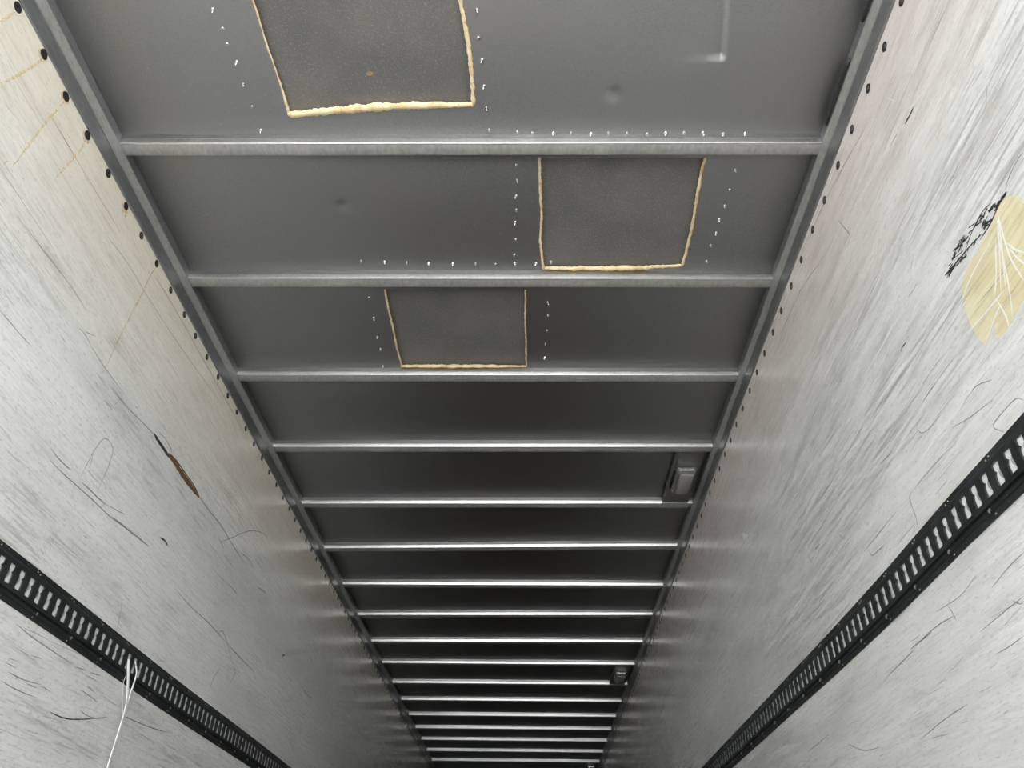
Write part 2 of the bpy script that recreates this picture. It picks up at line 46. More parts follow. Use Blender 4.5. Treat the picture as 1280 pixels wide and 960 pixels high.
# ------------------------------------------------------------------ materials
def lin(c):
    return tuple(((x/255)/12.92 if x/255 <= .04045 else ((x/255+.055)/1.055)**2.4) for x in c)
class NT:
    def __init__(s, name):
        s.m = bpy.data.materials.new(name); s.m.use_nodes = True; s.t = s.m.node_tree
        s.b = s.t.nodes['Principled BSDF']; s.out = s.t.nodes['Material Output']
    def n(s, typ, **k):
        nd = s.t.nodes.new(typ)
        for a, v in k.items(): setattr(nd, a, v)
        return nd
    def l(s, a, b): s.t.links.new(a, b)
    def coord(s, scale, rot=(0, 0, 0)):
        if not hasattr(s, 'tc'): s.tc = s.n('ShaderNodeTexCoord')
        mp = s.n('ShaderNodeMapping'); mp.inputs['Scale'].default_value = scale; mp.inputs['Rotation'].default_value = rot
        s.l(s.tc.outputs['Object'], mp.inputs[0]); return mp.outputs[0]
    def noise(s, scale3, sc=1.0, det=4, rough=.55, rot=(0, 0, 0)):
        nd = s.n('ShaderNodeTexNoise'); nd.inputs['Scale'].default_value = sc
        nd.inputs['Detail'].default_value = det; nd.inputs['Roughness'].default_value = rough
        s.l(s.coord(scale3, rot), nd.inputs['Vector']); return nd.outputs[0]
    def ramp(s, f, lo, hi, a=0.0, b=1.0):
        nd = s.n('ShaderNodeMapRange'); nd.inputs[1].default_value = lo; nd.inputs[2].default_value = hi
        nd.inputs[3].default_value = a; nd.inputs[4].default_value = b; s.l(f, nd.inputs[0]); return nd.outputs[0]
    def math(s, op, a, b):
        nd = s.n('ShaderNodeMath', operation=op)
        for i, v in enumerate((a, b)):
            if isinstance(v, (int, float)): nd.inputs[i].default_value = v
            else: s.l(v, nd.inputs[i])
        return nd.outputs[0]
    def mix(s, f, a, b):
        nd = s.n('ShaderNodeMix', data_type='RGBA')
        if isinstance(f, (int, float)): nd.inputs[0].default_value = f
        else: s.l(f, nd.inputs[0])
        for i, v in ((6, a), (7, b)):
            if isinstance(v, tuple): nd.inputs[i].default_value = (*v, 1) if len(v) == 3 else v
            else: s.l(v, nd.inputs[i])
        return nd.outputs[2]
    def base(s, c):
        if isinstance(c, tuple): s.b.inputs['Base Color'].default_value = (*c[:3], 1)
        else: s.l(c, s.b.inputs['Base Color'])
    def setp(s, **k):
        for a, v in k.items():
            i = s.b.inputs[a.replace('_', ' ')]
            if isinstance(v, (int, float)): i.default_value = v
            else: s.l(v, i)
    def bump(s, h, st, dist=.002):
        nd = s.n('ShaderNodeBump'); nd.inputs['Strength'].default_value = st; nd.inputs['Distance'].default_value = dist
        s.l(h, nd.inputs['Height']); s.l(nd.outputs[0], s.b.inputs['Normal'])

def wall_material(name, side):
    t = NT(name)
    z = t.n('ShaderNodeSeparateXYZ'); t.coord((1, 1, 1)); t.l(t.tc.outputs['Object'], z.inputs[0])
    tilt = (math.radians(-2.0), 0, 0)
    fine = t.noise((1, 4.5, 95), 1, 7, .75, tilt)
    mid = t.noise((1, 1.5, 18), 1, 7, .72, tilt)
    broad = t.noise((1, .5, 3.2), 1.3, 4, .6)
    blot = t.noise((1, 3, 5), 1.0, 6, .7)
    spk = t.noise((1, 45, 130), 1, 4, .65)
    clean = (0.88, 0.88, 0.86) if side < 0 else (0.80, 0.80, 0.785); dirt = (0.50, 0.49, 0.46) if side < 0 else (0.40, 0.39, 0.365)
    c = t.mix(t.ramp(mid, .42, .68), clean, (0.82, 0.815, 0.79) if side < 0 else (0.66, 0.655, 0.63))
    # grime rubbed into the grain, strongest in the upper metre where the load never polishes it
    up = t.ramp(z.outputs[2], 1.55, 2.25)
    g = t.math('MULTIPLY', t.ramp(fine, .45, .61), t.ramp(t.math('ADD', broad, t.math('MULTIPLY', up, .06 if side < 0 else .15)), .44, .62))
    c = t.mix(t.math('MULTIPLY', g, .95), c, dirt)
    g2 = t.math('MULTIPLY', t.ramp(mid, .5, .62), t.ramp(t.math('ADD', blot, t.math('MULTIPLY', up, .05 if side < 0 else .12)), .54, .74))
    c = t.mix(t.math('MULTIPLY', g2, .7), c, (0.40, 0.375, 0.35))
    c = t.mix(t.math('MULTIPLY', t.ramp(spk, .55, .68), .42), c, (0.36, 0.35, 0.33))
    f2 = t.noise((1, 14, 210), 1, 4, .7, tilt)
    c = t.mix(t.math('MULTIPLY', t.ramp(f2, .5, .66), t.ramp(blot, .4, .6, .15, .5)), c, (0.50, 0.485, 0.455))
    w = t.math('MULTIPLY', t.ramp(t.noise((1, 1.6, 120), 1, 4, .6, (math.radians(2.5), 0, 0)), .6, .72), .6)
    c = t.mix(w, c, (0.86, 0.855, 0.84))
    # warmer tint towards the top, cream on the left, pinkish on the right
    top = t.ramp(z.outputs[2], 2.0, 2.55)
    c = t.mix(t.math('MULTIPLY', top, .75), c, t.mix(.6, c, (0.90, 0.79, 0.58) if side < 0 else (0.80, 0.68, 0.62)))
    t.base(c)
    t.setp(Roughness=t.ramp(fine, .3, .7, .20, .37), Specular_IOR_Level=.5)
    t.bump(fine, .25, .0006)
    return t.m
def metal(name, col, rough, met=1.0, spangle=.25, scale=60, bump=.1):
    t = NT(name)
    a = t.noise((scale, scale*.4, scale), 1, 4, .7); b = t.noise((4, 2, 4), 1, 3, .6)
    k = t.math('ADD', t.math('MULTIPLY', a, .7), t.math('MULTIPLY', b, .3))
    t.base(t.mix(t.ramp(k, .35, .65), tuple(x*(1-spangle) for x in col), tuple(min(1, x*(1+spangle)) for x in col)))
    t.setp(Metallic=met, Roughness=t.ramp(k, .35, .65, rough*.85, rough*1.2)); t.bump(a, bump, .0004)
    return t.m
def plain(name, col, rough=.5, met=0.0, spec=.5):
    t = NT(name); n = t.noise((30, 30, 30), 1, 4)
    t.base(t.mix(t.ramp(n, .35, .65), tuple(x*.85 for x in col), tuple(min(1, x*1.12) for x in col)))
    t.setp(Roughness=rough, Metallic=met, Specular_IOR_Level=spec); return t.m
def roof_material():
    t = NT('coated_roof_sheet')
    a = t.noise((220, 220, 220), 1, 2, .5); b = t.noise((1.2, 1.6, 1), 1, 4, .55); s = t.noise((90, 45, 90), 1, 3, .7)
    c = t.mix(t.ramp(a, .35, .65), (0.31, 0.32, 0.33), (0.385, 0.395, 0.405))
    c = t.mix(t.ramp(b, .35, .7), c, (0.365, 0.365, 0.36))
    c = t.mix(t.math('MULTIPLY', t.ramp(s, .68, .76), .5), c, (0.75, 0.75, 0.73))
    # rolled sheet: the gloss is stretched along the trailer
    g = t.n('ShaderNodeBsdfAnisotropic', distribution='BECKMANN'); g.inputs['Roughness'].default_value = .6; g.inputs['Anisotropy'].default_value = .4
    tv = t.n('ShaderNodeCombineXYZ'); tv.inputs[0].default_value = 1.0; t.l(tv.outputs[0], g.inputs['Tangent'])
    t.l(c, g.inputs['Color'])
    bp = t.n('ShaderNodeBump'); bp.inputs['Strength'].default_value = .35; bp.inputs['Distance'].default_value = .006
    t.l(b, bp.inputs['Height']); t.l(bp.outputs[0], g.inputs['Normal']); t.l(g.outputs[0], t.out.inputs[0])
    return t.m
def patch_material():
    t = NT('dusty_patch_sheet')
    a = t.noise((1, 1, 1), 130, 3, .75); b = t.noise((1, 1, 1), 4, 3); d = t.noise((1, 1, 1), 330, 2, .6)
    c = t.mix(t.ramp(b, .35, .65), (0.16, 0.16, 0.162), (0.21, 0.20, 0.19))
    c = t.mix(t.math('MULTIPLY', t.ramp(a, .52, .74), .36), c, (0.42, 0.41, 0.39))
    c = t.mix(t.math('MULTIPLY', t.ramp(d, .66, .72), .7), c, (0.75, 0.75, 0.72))
    t.base(c); t.setp(Roughness=.5, Metallic=.2); t.bump(a, .06, .001); return t.m
def foam_material():
    t = NT('cut_panel_foam'); a = t.noise((1, 1, 1), 45, 5, .7); b = t.noise((1, 1, 1), 14, 3)
    c = t.mix(t.ramp(b, .4, .62), (0.90, 0.76, 0.50), (0.80, 0.58, 0.32))
    c = t.mix(t.ramp(a, .58, .72), c, (0.42, 0.25, 0.12)); c = t.mix(t.ramp(a, .42, .3), c, (0.95, 0.85, 0.6))
    t.base(c); t.setp(Roughness=.9, Specular_IOR_Level=.1); t.bump(a, .6, .003); return t.m
def decal(name, col, alpha, rough=.6, ragged=0.0):
    t = NT(name); t.base(col); t.setp(Roughness=rough)
    if ragged:
        n = t.noise((1, 30, 110), 1, 4, .7); t.setp(Alpha=t.ramp(n, .5-ragged, .5+ragged, alpha*.15, alpha))
    else: t.setp(Alpha=alpha)
    return t.m
def worn_material():
    t = NT('bare_yellow_laminate'); a = t.noise((1, 6, 90), 1, 5, .7, (math.radians(14), 0, 0)); b = t.noise((1, 9, 9), 1, 4)
    c = t.mix(t.ramp(b, .35, .65), (0.74, 0.68, 0.46), (0.66, 0.58, 0.37))
    c = t.mix(t.math('MULTIPLY', t.ramp(a, .5, .7), .6), c, (0.40, 0.33, 0.18)); c = t.mix(t.math('MULTIPLY', t.ramp(a, .42, .3), .7), c, (0.80, 0.76, 0.62))
    t.base(c); t.setp(Roughness=.6); return t.m
M = dict(
    wall_l=wall_material('white_laminate_left', -1), wall_r=wall_material('white_laminate_right', 1),
    roof=roof_material(), patch=patch_material(), foam=foam_material(),
    galv=metal('galvanised_steel', (0.52, 0.52, 0.51), .32, 1, .12, 90),
    dusty=metal('dusty_galvanised', (0.50, 0.50, 0.485), .62, .55, .22, 70),
    lit_trim=metal('lit_cove_metal', (0.37, 0.365, 0.35), .6, .5, .22, 80),
    trim=metal('grey_cove_metal', (0.33, 0.34, 0.345), .42, .85, .2, 60),
    rail=metal('black_painted_steel', (0.022, 0.025, 0.026), .42, .15, .5, 40, .3),
    rail_edge=metal('rubbed_black_steel', (0.10, 0.105, 0.105), .4, .4, .4, 60, .3),
    tab=plain('slot_shade_grey', (0.42, 0.42, 0.41), .5),  # flat grey for the shade inside the rail slots
    alu=metal('bright_backing', (0.86, 0.86, 0.85), .5, .1, .06, 30),
    rivet_dark=plain('dark_rivet_recess', (0.018, 0.016, 0.017), .6), rivet_head=metal('dull_rivet_head', (0.085, 0.08, 0.075), .5, .5, .4, 150),
    screw=metal('bright_screw_tip', (0.85, 0.86, 0.87), .25, 1, .05),
    dot=metal('worn_spot', (0.22, 0.215, 0.21), .4, .7, .4, 200),
    peg=plain('grey_peg', (0.13, 0.12, 0.11), .55), rust=decal('rust_bleed', (0.90, 0.62, 0.16), .5, .7, .25), halo=decal('rust_halo', (0.85, 0.52, 0.16), .5, .7, .2),
    floor=plain('dark_plywood_floor', (0.12, 0.098, 0.08), .55), ground=plain('yard_concrete', (0.42, 0.41, 0.39), .8),
    front=plain('grey_bulkhead', (0.2, 0.2, 0.2), .45), shell=plain('outer_panel', (0.7, 0.7, 0.7), .5),
    d=decal('grey_scratch', (0.16, 0.15, 0.14), .5), D=decal('dark_scuff', (0.035, 0.032, 0.03), .88), K=decal('black_rub', (0.03, 0.03, 0.032), .85),
    W=decal('white_scratch', (0.9, 0.9, 0.88), .85), B=plain('bare_brown_wood', (0.16, 0.085, 0.035), .8), R=decal('orange_rust_spot', (0.65, 0.30, 0.06), .9),
    h=decal('hairline_scratch', (0.22, 0.21, 0.2), .36), yel=worn_material(),
    lamp_plate=metal('lamp_plate_steel', (0.20, 0.195, 0.185), .45, .6, .2, 50), lamp_body=plain('grey_lamp_plastic', (0.13, 0.13, 0.125), .35),
    lamp_dark=plain('dark_lamp_gap', (0.02, 0.02, 0.02), .6), strap=plain('white_plastic_strap', (0.86, 0.86, 0.85), .45), rubber=plain('black_seal', (0.025, 0.026, 0.026), .5),
    chip=plain('sticker_white_glint', (0.85, 0.85, 0.83), .35),
)
lm = NT('ribbed_lamp_lens'); lm.base((0.62, 0.60, 0.55)); lm.setp(Roughness=.18, Transmission_Weight=.55, IOR=1.45); M['lens'] = lm.m
tm = NT('clear_plastic'); tm.base((0.85, 0.85, 0.82)); tm.setp(Roughness=.3, Alpha=.6); M['clear'] = tm.m

# ------------------------------------------------------------------ helpers
def obj(name, bm, mat, parent=None, smooth=False, angle=None):
    me = bpy.data.meshes.new(name)
    if bm is not None:
        bm.normal_update(); bm.to_mesh(me); bm.free()
    for m in (mat if isinstance(mat, (list, tuple)) else [mat]): me.materials.append(m)
    if smooth:
        for p in me.polygons: p.use_smooth = True
        if angle: me.set_sharp_from_angle(angle=math.radians(angle))
    o = bpy.data.objects.new(name, me); COL.objects.link(o)
    if parent: o.parent = parent
    return o
def thing(name, label, cat, loc=(0, 0, 0), group=None):
    o = bpy.data.objects.new(name, None); COL.objects.link(o); o.location = loc; o.empty_display_size = .05
    o['label'] = label; o['category'] = cat
    if group: o['group'] = group
    return o
def struct(o, label, cat):
    o['kind'] = 'structure'; o['label'] = label; o['category'] = cat; return o
def box(bm, a, b, mi=0):
    vs = [bm.verts.new((x, y, z)) for x in (a[0], b[0]) for y in (a[1], b[1]) for z in (a[2], b[2])]
    for f in ((0, 1, 3, 2), (4, 6, 7, 5), (0, 4, 5, 1), (2, 3, 7, 6), (0, 2, 6, 4), (1, 5, 7, 3)):
        bm.faces.new([vs[i] for i in f]).material_index = mi
def bbox(bm, a, b, r, seg=2):
    box(bm, a, b); bm.normal_update()
    es = [e for e in bm.edges]
    bmesh.ops.bevel(bm, geom=es, offset=r, segments=seg, affect='EDGES')
def sweep(bm, prof, stations, close=True, caps=True):
    # prof: list of points, stations: list of functions mapping a profile point to 3-D
    rings = [[bm.verts.new(f(p)) for p in prof] for f in stations]
    n = len(prof)
    for a, b in zip(rings, rings[1:]):
        for i in range(n if close else n-1):
            j = (i+1) % n; bm.faces.new((a[i], a[j], b[j], b[i]))
    if caps and close:
        bm.faces.new(rings[0][::-1]); bm.faces.new(rings[-1])
    bmesh.ops.recalc_face_normals(bm, faces=bm.faces)
def tube(bm, pts, rad, seg=8):
    rings = []
    for i, p in enumerate(pts):
        p = Vector(p); d = (Vector(pts[min(i+1, len(pts)-1)])-Vector(pts[max(i-1, 0)])).normalized()
        u = d.cross(Vector((0, 0, 1)) if abs(d.z) < .9 else Vector((1, 0, 0))).normalized(); v = d.cross(u)
        r = rad(i) if callable(rad) else rad
        ru, rv = r if isinstance(r, tuple) else (r, r)
        rings.append([bm.verts.new(p+u*ru*math.cos(2*math.pi*k/seg)+v*rv*math.sin(2*math.pi*k/seg)) for k in range(seg)])
    for a, b in zip(rings, rings[1:]):
        for k in range(seg): bm.faces.new((a[k], a[(k+1) % seg], b[(k+1) % seg], b[k]))
    bm.faces.new(rings[0][::-1]); bm.faces.new(rings[-1])
    bmesh.ops.recalc_face_normals(bm, faces=bm.faces)
def resample(pts, step):
    out = []
    for a, b in zip(pts, pts[1:]):
        a, b = Vector(a), Vector(b); n = max(1, int((b-a).length/step))
        out += [a.lerp(b, k/n) for k in range(n)]
    return out+[Vector(pts[-1])]
def spline(pts, n=6):
    P = [Vector(p) for p in pts]; P = [2*P[0]-P[1]]+P+[2*P[-1]-P[-2]]; out = []
    for i in range(1, len(P)-2):
        for k in range(n):
            t = k/n; a, b, c, d = P[i-1:i+3]
            out.append(.5*((2*b)+(c-a)*t+(2*a-5*b+4*c-d)*t*t+(3*b-a-3*c+d)*t**3))
    return out+[P[-2]]

# ------------------------------------------------------------------ the trailer body
wl = {}
for s, nm, mm in ((-1, 'wall_left', M['wall_l']), (1, 'wall_right', M['wall_r'])):
    bm = bmesh.new(); a = s*W2; b = s*(W2+.04); box(bm, (min(a, b), Y0, 0), (max(a, b), Y1, ZC))
    wl[s] = struct(obj(nm, bm, mm), 'scuffed white laminate side wall on the %s' % ('left' if s < 0 else 'right'), 'wall')
bm = bmesh.new(); box(bm, (-W2-.04, Y1, 0), (W2+.04, Y1+.05, ZC)); struct(obj('wall_front', bm, M['front']), 'dark grey bulkhead closing the far end', 'wall')  # bulkhead toned down to grey so the roof reflects it dark
bm = bmesh.new(); box(bm, (-W2-.04, Y0, -.05), (W2+.04, Y1+.05, 0)); struct(obj('floor', bm, M['floor']), 'dark plywood trailer floor', 'floor')
bm = bmesh.new(); box(bm, (-14, -26, -1.25), (14, 20, -1.2)); struct(obj('ground', bm, M['ground']), 'concrete yard outside the open rear end', 'ground')
bm = bmesh.new(); box(bm, (-W2-.04, Y0, ZC+.032), (W2+.04, Y1+.05, ZC+.05)); struct(obj('roof_skin', bm, M['shell']), 'outer roof skin over the inner sheet', 'roof')

# roof sheet with the three cut openings and the dents
for q, k in ((PATCH[1], 1), (PATCH[2], 2)):      # the cuts stop at the ribs
    for p in q: p[1] = min(p[1], RIBS[k][0]+(RIBS[k][1]-RIBS[k][0])*(p[0]+1.18)/2.36-.068)
P0 = PATCH[0]
PATCH[0] = [[P0[0][0]+(P0[0][0]-P0[2][0])*2.2, 1.0]]+P0+[[P0[-1][0]+(P0[-1][0]-P0[-3][0])*2.0, 1.0]]
def resamp2(q, step):
    r = resample([(x, y, 0) for x, y in q], step); return [(v.x, v.y) for v in r]
def inside(q, x, y):
    c = False
    for (x0, y0), (x1, y1) in zip(q, q[1:]+q[:1]):
        if (y0 > y) != (y1 > y) and x < (x1-x0)*(y-y0)/(y1-y0)+x0: c = not c
    return c
random.seed(2)
holes = [resamp2(q+[q[0]], .03)[:-1] for q in PATCH]
verts = []; edges = []
def loop(q):
    i = len(verts); verts.extend(Vector(p) for p in q); edges.extend((i+k, i+(k+1) % len(q)) for k in range(len(q)))
loop([(-W2, Y0), (W2, Y0), (W2, Y1), (-W2, Y1)])
for q in holes: loop(q)
def pts_grid(x0, x1, y0, y1, st):
    x = x0
    while x <= x1:
        y = y0
        while y <= y1:
            if not any(inside(q, x, y) for q in holes): verts.append(Vector((x+random.uniform(-.1, .1)*st, y+random.uniform(-.1, .1)*st)))
            y += st
        x += st
pts_grid(-W2+.07, W2-.07, Y0+.05, 3.6, .08)
pts_grid(-W2+.07, W2-.07, 3.7, Y1-.1, .3)
(d0x, d0y), (d1x, d1y), (d2x, d2y) = DENT[0], DENT[1], DENT[2]
pts_grid(d0x-.2, d0x-.04, .97, d0y+.1, .012)
pts_grid(d0x-.035, d0x+.03, .97, d0y+.05, .005)
pts_grid(d0x+.035, d0x+.12, .97, d0y+.1, .012)
pts_grid(DENT[3][0]-.05, DENT[3][0]+.05, DENT[3][1]-.05, DENT[3][1]+.05, .012)
pts_grid(DENT[4][0]-.05, DENT[4][0]+.05, DENT[4][1]-.05, DENT[4][1]+.05, .012)
def zdent(x, y):
    z = 0
    # a folded crease that runs out of a sharp corner
    u = x-(d0x+(y-d0y)*(d1x-d0x)/(d1y-d0y)); v = d0y-y
    if v > -.05:
        a = max(0, min(1, (v+.004)/.02))
        z += .013*a*math.exp(-max(0, -u)/.045 if u < 0 else -(u/.010)**2)*math.exp(-max(0, v-.2)/.2)
    for (px, py), h, r in ((DENT[3], .004, .02), (DENT[4], .0045, .022)):
        z += h*math.exp(-((x-px)**2+(y-py)**2)/r**2)
    return z
res = delaunay_2d_cdt(verts, edges, [], 0, 1e-5)
bm = bmesh.new(); bv = [bm.verts.new((p.x, p.y, ZC+zdent(p.x, p.y))) for p in res[0]]
for f in res[2]:
    c = sum((res[0][i] for i in f), Vector((0, 0)))/len(f)
    if not any(inside(q, c.x, c.y) for q in holes):
        try: bm.faces.new([bv[i] for i in f])
        except ValueError: pass
bmesh.ops.recalc_face_normals(bm, faces=bm.faces)
if sum(f.normal.z for f in bm.faces) > 0: bmesh.ops.reverse_faces(bm, faces=bm.faces)
ceiling = struct(obj('ceiling', bm, M['roof'], smooth=True), 'dark grey coated steel roof sheet between the ribs', 'ceiling')

# cove profiles along both top corners
for s, nm in ((-1, 'trim_1'), (1, 'trim_2')):
    bm = bmesh.new()
    st = [(lambda y: (lambda p: (s*(W2-p[0]), y, p[1]+3.213)))(y) for y in (Y0, 4, 8, Y1)]
    # bottom edge 97 mm below the ribs
    prof = [(0, -.615), (.004, -.6145), (.006, -.611), (.006, -.556), (.0075, -.5545), (.0078, -.552), (.0085, -.549), (.0155, -.523), (.017, -.519), (.0172, -.516), (.0165, -.479), (0, -.479)]
    sweep(bm, prof, st)
    bm.normal_update()
    for f in bm.faces:
        if f.normal.z < -.15 and f.calc_center_median().z > 2.66: f.material_index = 1  # slanted facet gets a lighter metal, its brighter shading put into the colour
    tr = struct(obj(nm, bm, [M['trim'], M['lit_trim']], smooth=True, angle=18), 'grey metal cove profile along the top of the %s wall' % ('left' if s < 0 else 'right'), 'trim')
    if s > 0:
        for y0, y1, dx in ((.80, 1.155, .012), (1.27, 1.50, .009)):
            bm = bmesh.new(); pts = resample([(W2-.017-dx*.5, y0, ZR+.012), (W2-.017-dx, (y0+y1)/2, ZR+.008), (W2-.017-dx*.4, y1, ZR+.014)], .02)
            tube(bm, [p+Vector((noise.noise(p*9)*.002, 0, 0)) for p in pts], (.004, .009), 6)
            q = obj('sealing_lip', bm, M['rubber'], tr, smooth=True); q['label'] = 'black seal edge squeezed out beside the roof sheet'

# ------------------------------------------------------------------ roof ribs
RL = ['galvanised roof rib nearest the open end, below the largest cut patch',
      'galvanised roof rib crossing between the right-hand cut patch and the smallest patch',
      'galvanised roof rib running along the far edge of the smallest cut patch',
      'galvanised roof rib on the near side of the nearest roof lamp',
      'galvanised roof rib on the far side of the nearest roof lamp',
      'first galvanised roof rib beyond the bay of the nearest roof lamp',
      'second galvanised roof rib beyond the bay of the nearest roof lamp',
      'third galvanised roof rib beyond the bay of the nearest roof lamp',
      'fourth galvanised roof rib beyond the nearest lamp, two short of the middle lamp',
      'galvanised roof rib on the near side of the middle roof lamp',
      'galvanised roof rib on the far side of the middle roof lamp',
      'first galvanised roof rib beyond the bay of the middle roof lamp',
      'second galvanised roof rib beyond the bay of the middle roof lamp',
      'third galvanised roof rib beyond the bay of the middle roof lamp',
      'fourth galvanised roof rib beyond the middle lamp, three ribs before the farthest',
      'last but one galvanised roof rib, beside the farthest bays',
      'farthest visible galvanised roof rib, just before the last roof lamp']
RL[14] = 'galvanised roof rib two before the farthest visible one'
RL[15] = 'galvanised roof rib next to the farthest visible one, on its near side'
rp = [(-.0565, .0398), (-.0550, .0225), (-.0550, .0205), (-.0540, .0200), (-.0512, .0065), (-.0500, .0032), (-.0475, .0009), (-.0445, 0),
      (-.003, 0), (-.0008, .0008), (0, .003), (.0015, .0398)]
random.seed(7)
for i, (yl, yr) in enumerate(RIBS):
    if i > 8: yl = yr = (yl+yr)/2
    yc = (yl+yr)/2
    bm = bmesh.new(); st = []
    wob = [random.uniform(-.0012, .0012) for _ in range(9)]
    for k in range(25):
        x = -1.1795+2.359*k/24; t = (x+1.18)/2.36
        y = yl+(yr-yl)*t-yc; w = wob[k//3]*(.5 if 0 < k < 24 else 0)
        st.append((lambda x, y, w: (lambda p: (x, y+p[0]+w*(p[1] < .03), p[1]+w*.5*(p[1] < .03))))(x, y, w))
    sweep(bm, rp, st)
    bm.normal_update()
    for f in bm.faces:
        if f.normal.z < -.97: f.material_index = 1
    o = obj('roof_rib', bm, [M['galv'], M['dusty']], smooth=True, angle=20); o.location = (0, yc, ZR)
    o['label'] = RL[i]; o['category'] = 'roof rib'; o['group'] = 'galvanised roof ribs'

# ------------------------------------------------------------------ cut patches with foam edges and screw tips
PL = ['largest cut roof patch with ragged foam edge, nearest the open end',
      'right-hand cut roof patch with ragged foam edge, second from the open end',
      'smallest cut roof patch with ragged foam edge, farthest from the open end']
BW = [(.0065, .026, .013), (.010, .018, .011), (.009, .013, .008)]
CORN = [(6, 10), (5, 8), (4, 9)]

for i, q in enumerate(PATCH):
    cx = sum(p[0] for p in q)/len(q); cy = sum(p[1] for p in q)/len(q)
    t = thing('roof_patch', PL[i], 'roof patch', (cx, cy, ZC), 'cut roof patches')
    # the sheet closing the opening from above
    bm = bmesh.new(); g = 14; x0, x1 = min(p[0] for p in q)-.06, max(p[0] for p in q)+.06; y0, y1 = min(p[1] for p in q)-.03, max(p[1] for p in q)+.04
    vs = {}
    for a in range(g+1):
        for b in range(g+1):
            x = x0+(x1-x0)*a/g; y = y0+(y1-y0)*b/g
            for zz in (0, 1): vs[a, b, zz] = bm.verts.new((x-cx, y-cy, .014+zz*.006+.003*noise.noise(Vector((x*4, y*4, i)))))
    for a in range(g):
        for b in range(g):
            bm.faces.new((vs[a, b, 0], vs[a, b+1, 0], vs[a+1, b+1, 0], vs[a+1, b, 0])); bm.faces.new((vs[a, b, 1], vs[a+1, b, 1], vs[a+1, b+1, 1], vs[a, b+1, 1]))
    obj('patch_sheet', bm, M['patch'], t, smooth=True)
    c0, c1 = CORN[i]
    segs = (('cut_edge', q[:c0+1], BW[i][0]), ('cut_edge', q[c0:c1+1], BW[i][1]), ('cut_edge', q[c1:], BW[i][2]))
    for k, (nm, pts, w) in enumerate(segs):
        bm = bmesh.new(); rs = resample([(x-cx, y-cy, .001) for x, y in pts], .007)
        n = len(rs); P3 = []
        for a, p in enumerate(rs):
            P3.append(p+Vector((noise.noise(p*38+Vector((i, k, 0)))*.0025, noise.noise(p*38+Vector((5, k, i)))*.0025, noise.noise(p*30)*.002)))
        def rad(a):
            f = 1+.22*noise.noise(rs[a]*26)+.5*noise.noise(rs[a]*110)
            tt = a/(n-1)
            if k == 0 and i == 0: f *= .75+.9*max(0, (tt-.72)/.28)
            if k == 1: f *= .55+.6*math.sin(math.pi*min(1, .12+tt*.86))
            h = .008 if k == 1 else .006
            return (w/2*max(.35, f), h*max(.4, f)) 
        tube(bm, P3, rad, 8)
        o = obj(nm, bm, M['foam'], t, smooth=True)
        o['label'] = 'ragged yellow foam edge on the %s of the patch' % ('left side', 'far side', 'right side')[k]
    sm = None
    for x, y in SCREWS[i]:
        if sm is None:
            bm = bmesh.new()
            rs = [(0, 0, .001), (0, 0, -.0015), (0, 0, -.0018), (0, 0, -.006), (0, 0, -.010), (0, 0, -.013)]
            rr = [.0062, .0055, .0032, .0030, .0026, .0008]
            tube(bm, rs, lambda a: rr[a], 8)
            sm = obj('screw_tip', bm, M['screw'], t, smooth=True, angle=50); sc = sm
        else:
            sc = sm.copy(); COL.objects.link(sc); sc.parent = t
        sc.location = (x-cx, y-cy, 0); sc.rotation_euler = (random.uniform(-.3, .3), random.uniform(-.3, .3), 0)
    if i == 0:
        bm = bmesh.new(); n = 14
        bm.faces.new([bm.verts.new((SPOT[0]-cx+.012*(1+.5*noise.noise(Vector((a*1.3, 0, 0))))*math.cos(2*math.pi*a/n), SPOT[1]-cy+.008*(1+.5*noise.noise(Vector((a*1.7, 3, 0))))*math.sin(2*math.pi*a/n), .0095)) for a in range(n)][::-1])
        o = obj('rust_spot', bm, M['halo'], t); o['label'] = 'small orange rust spot'

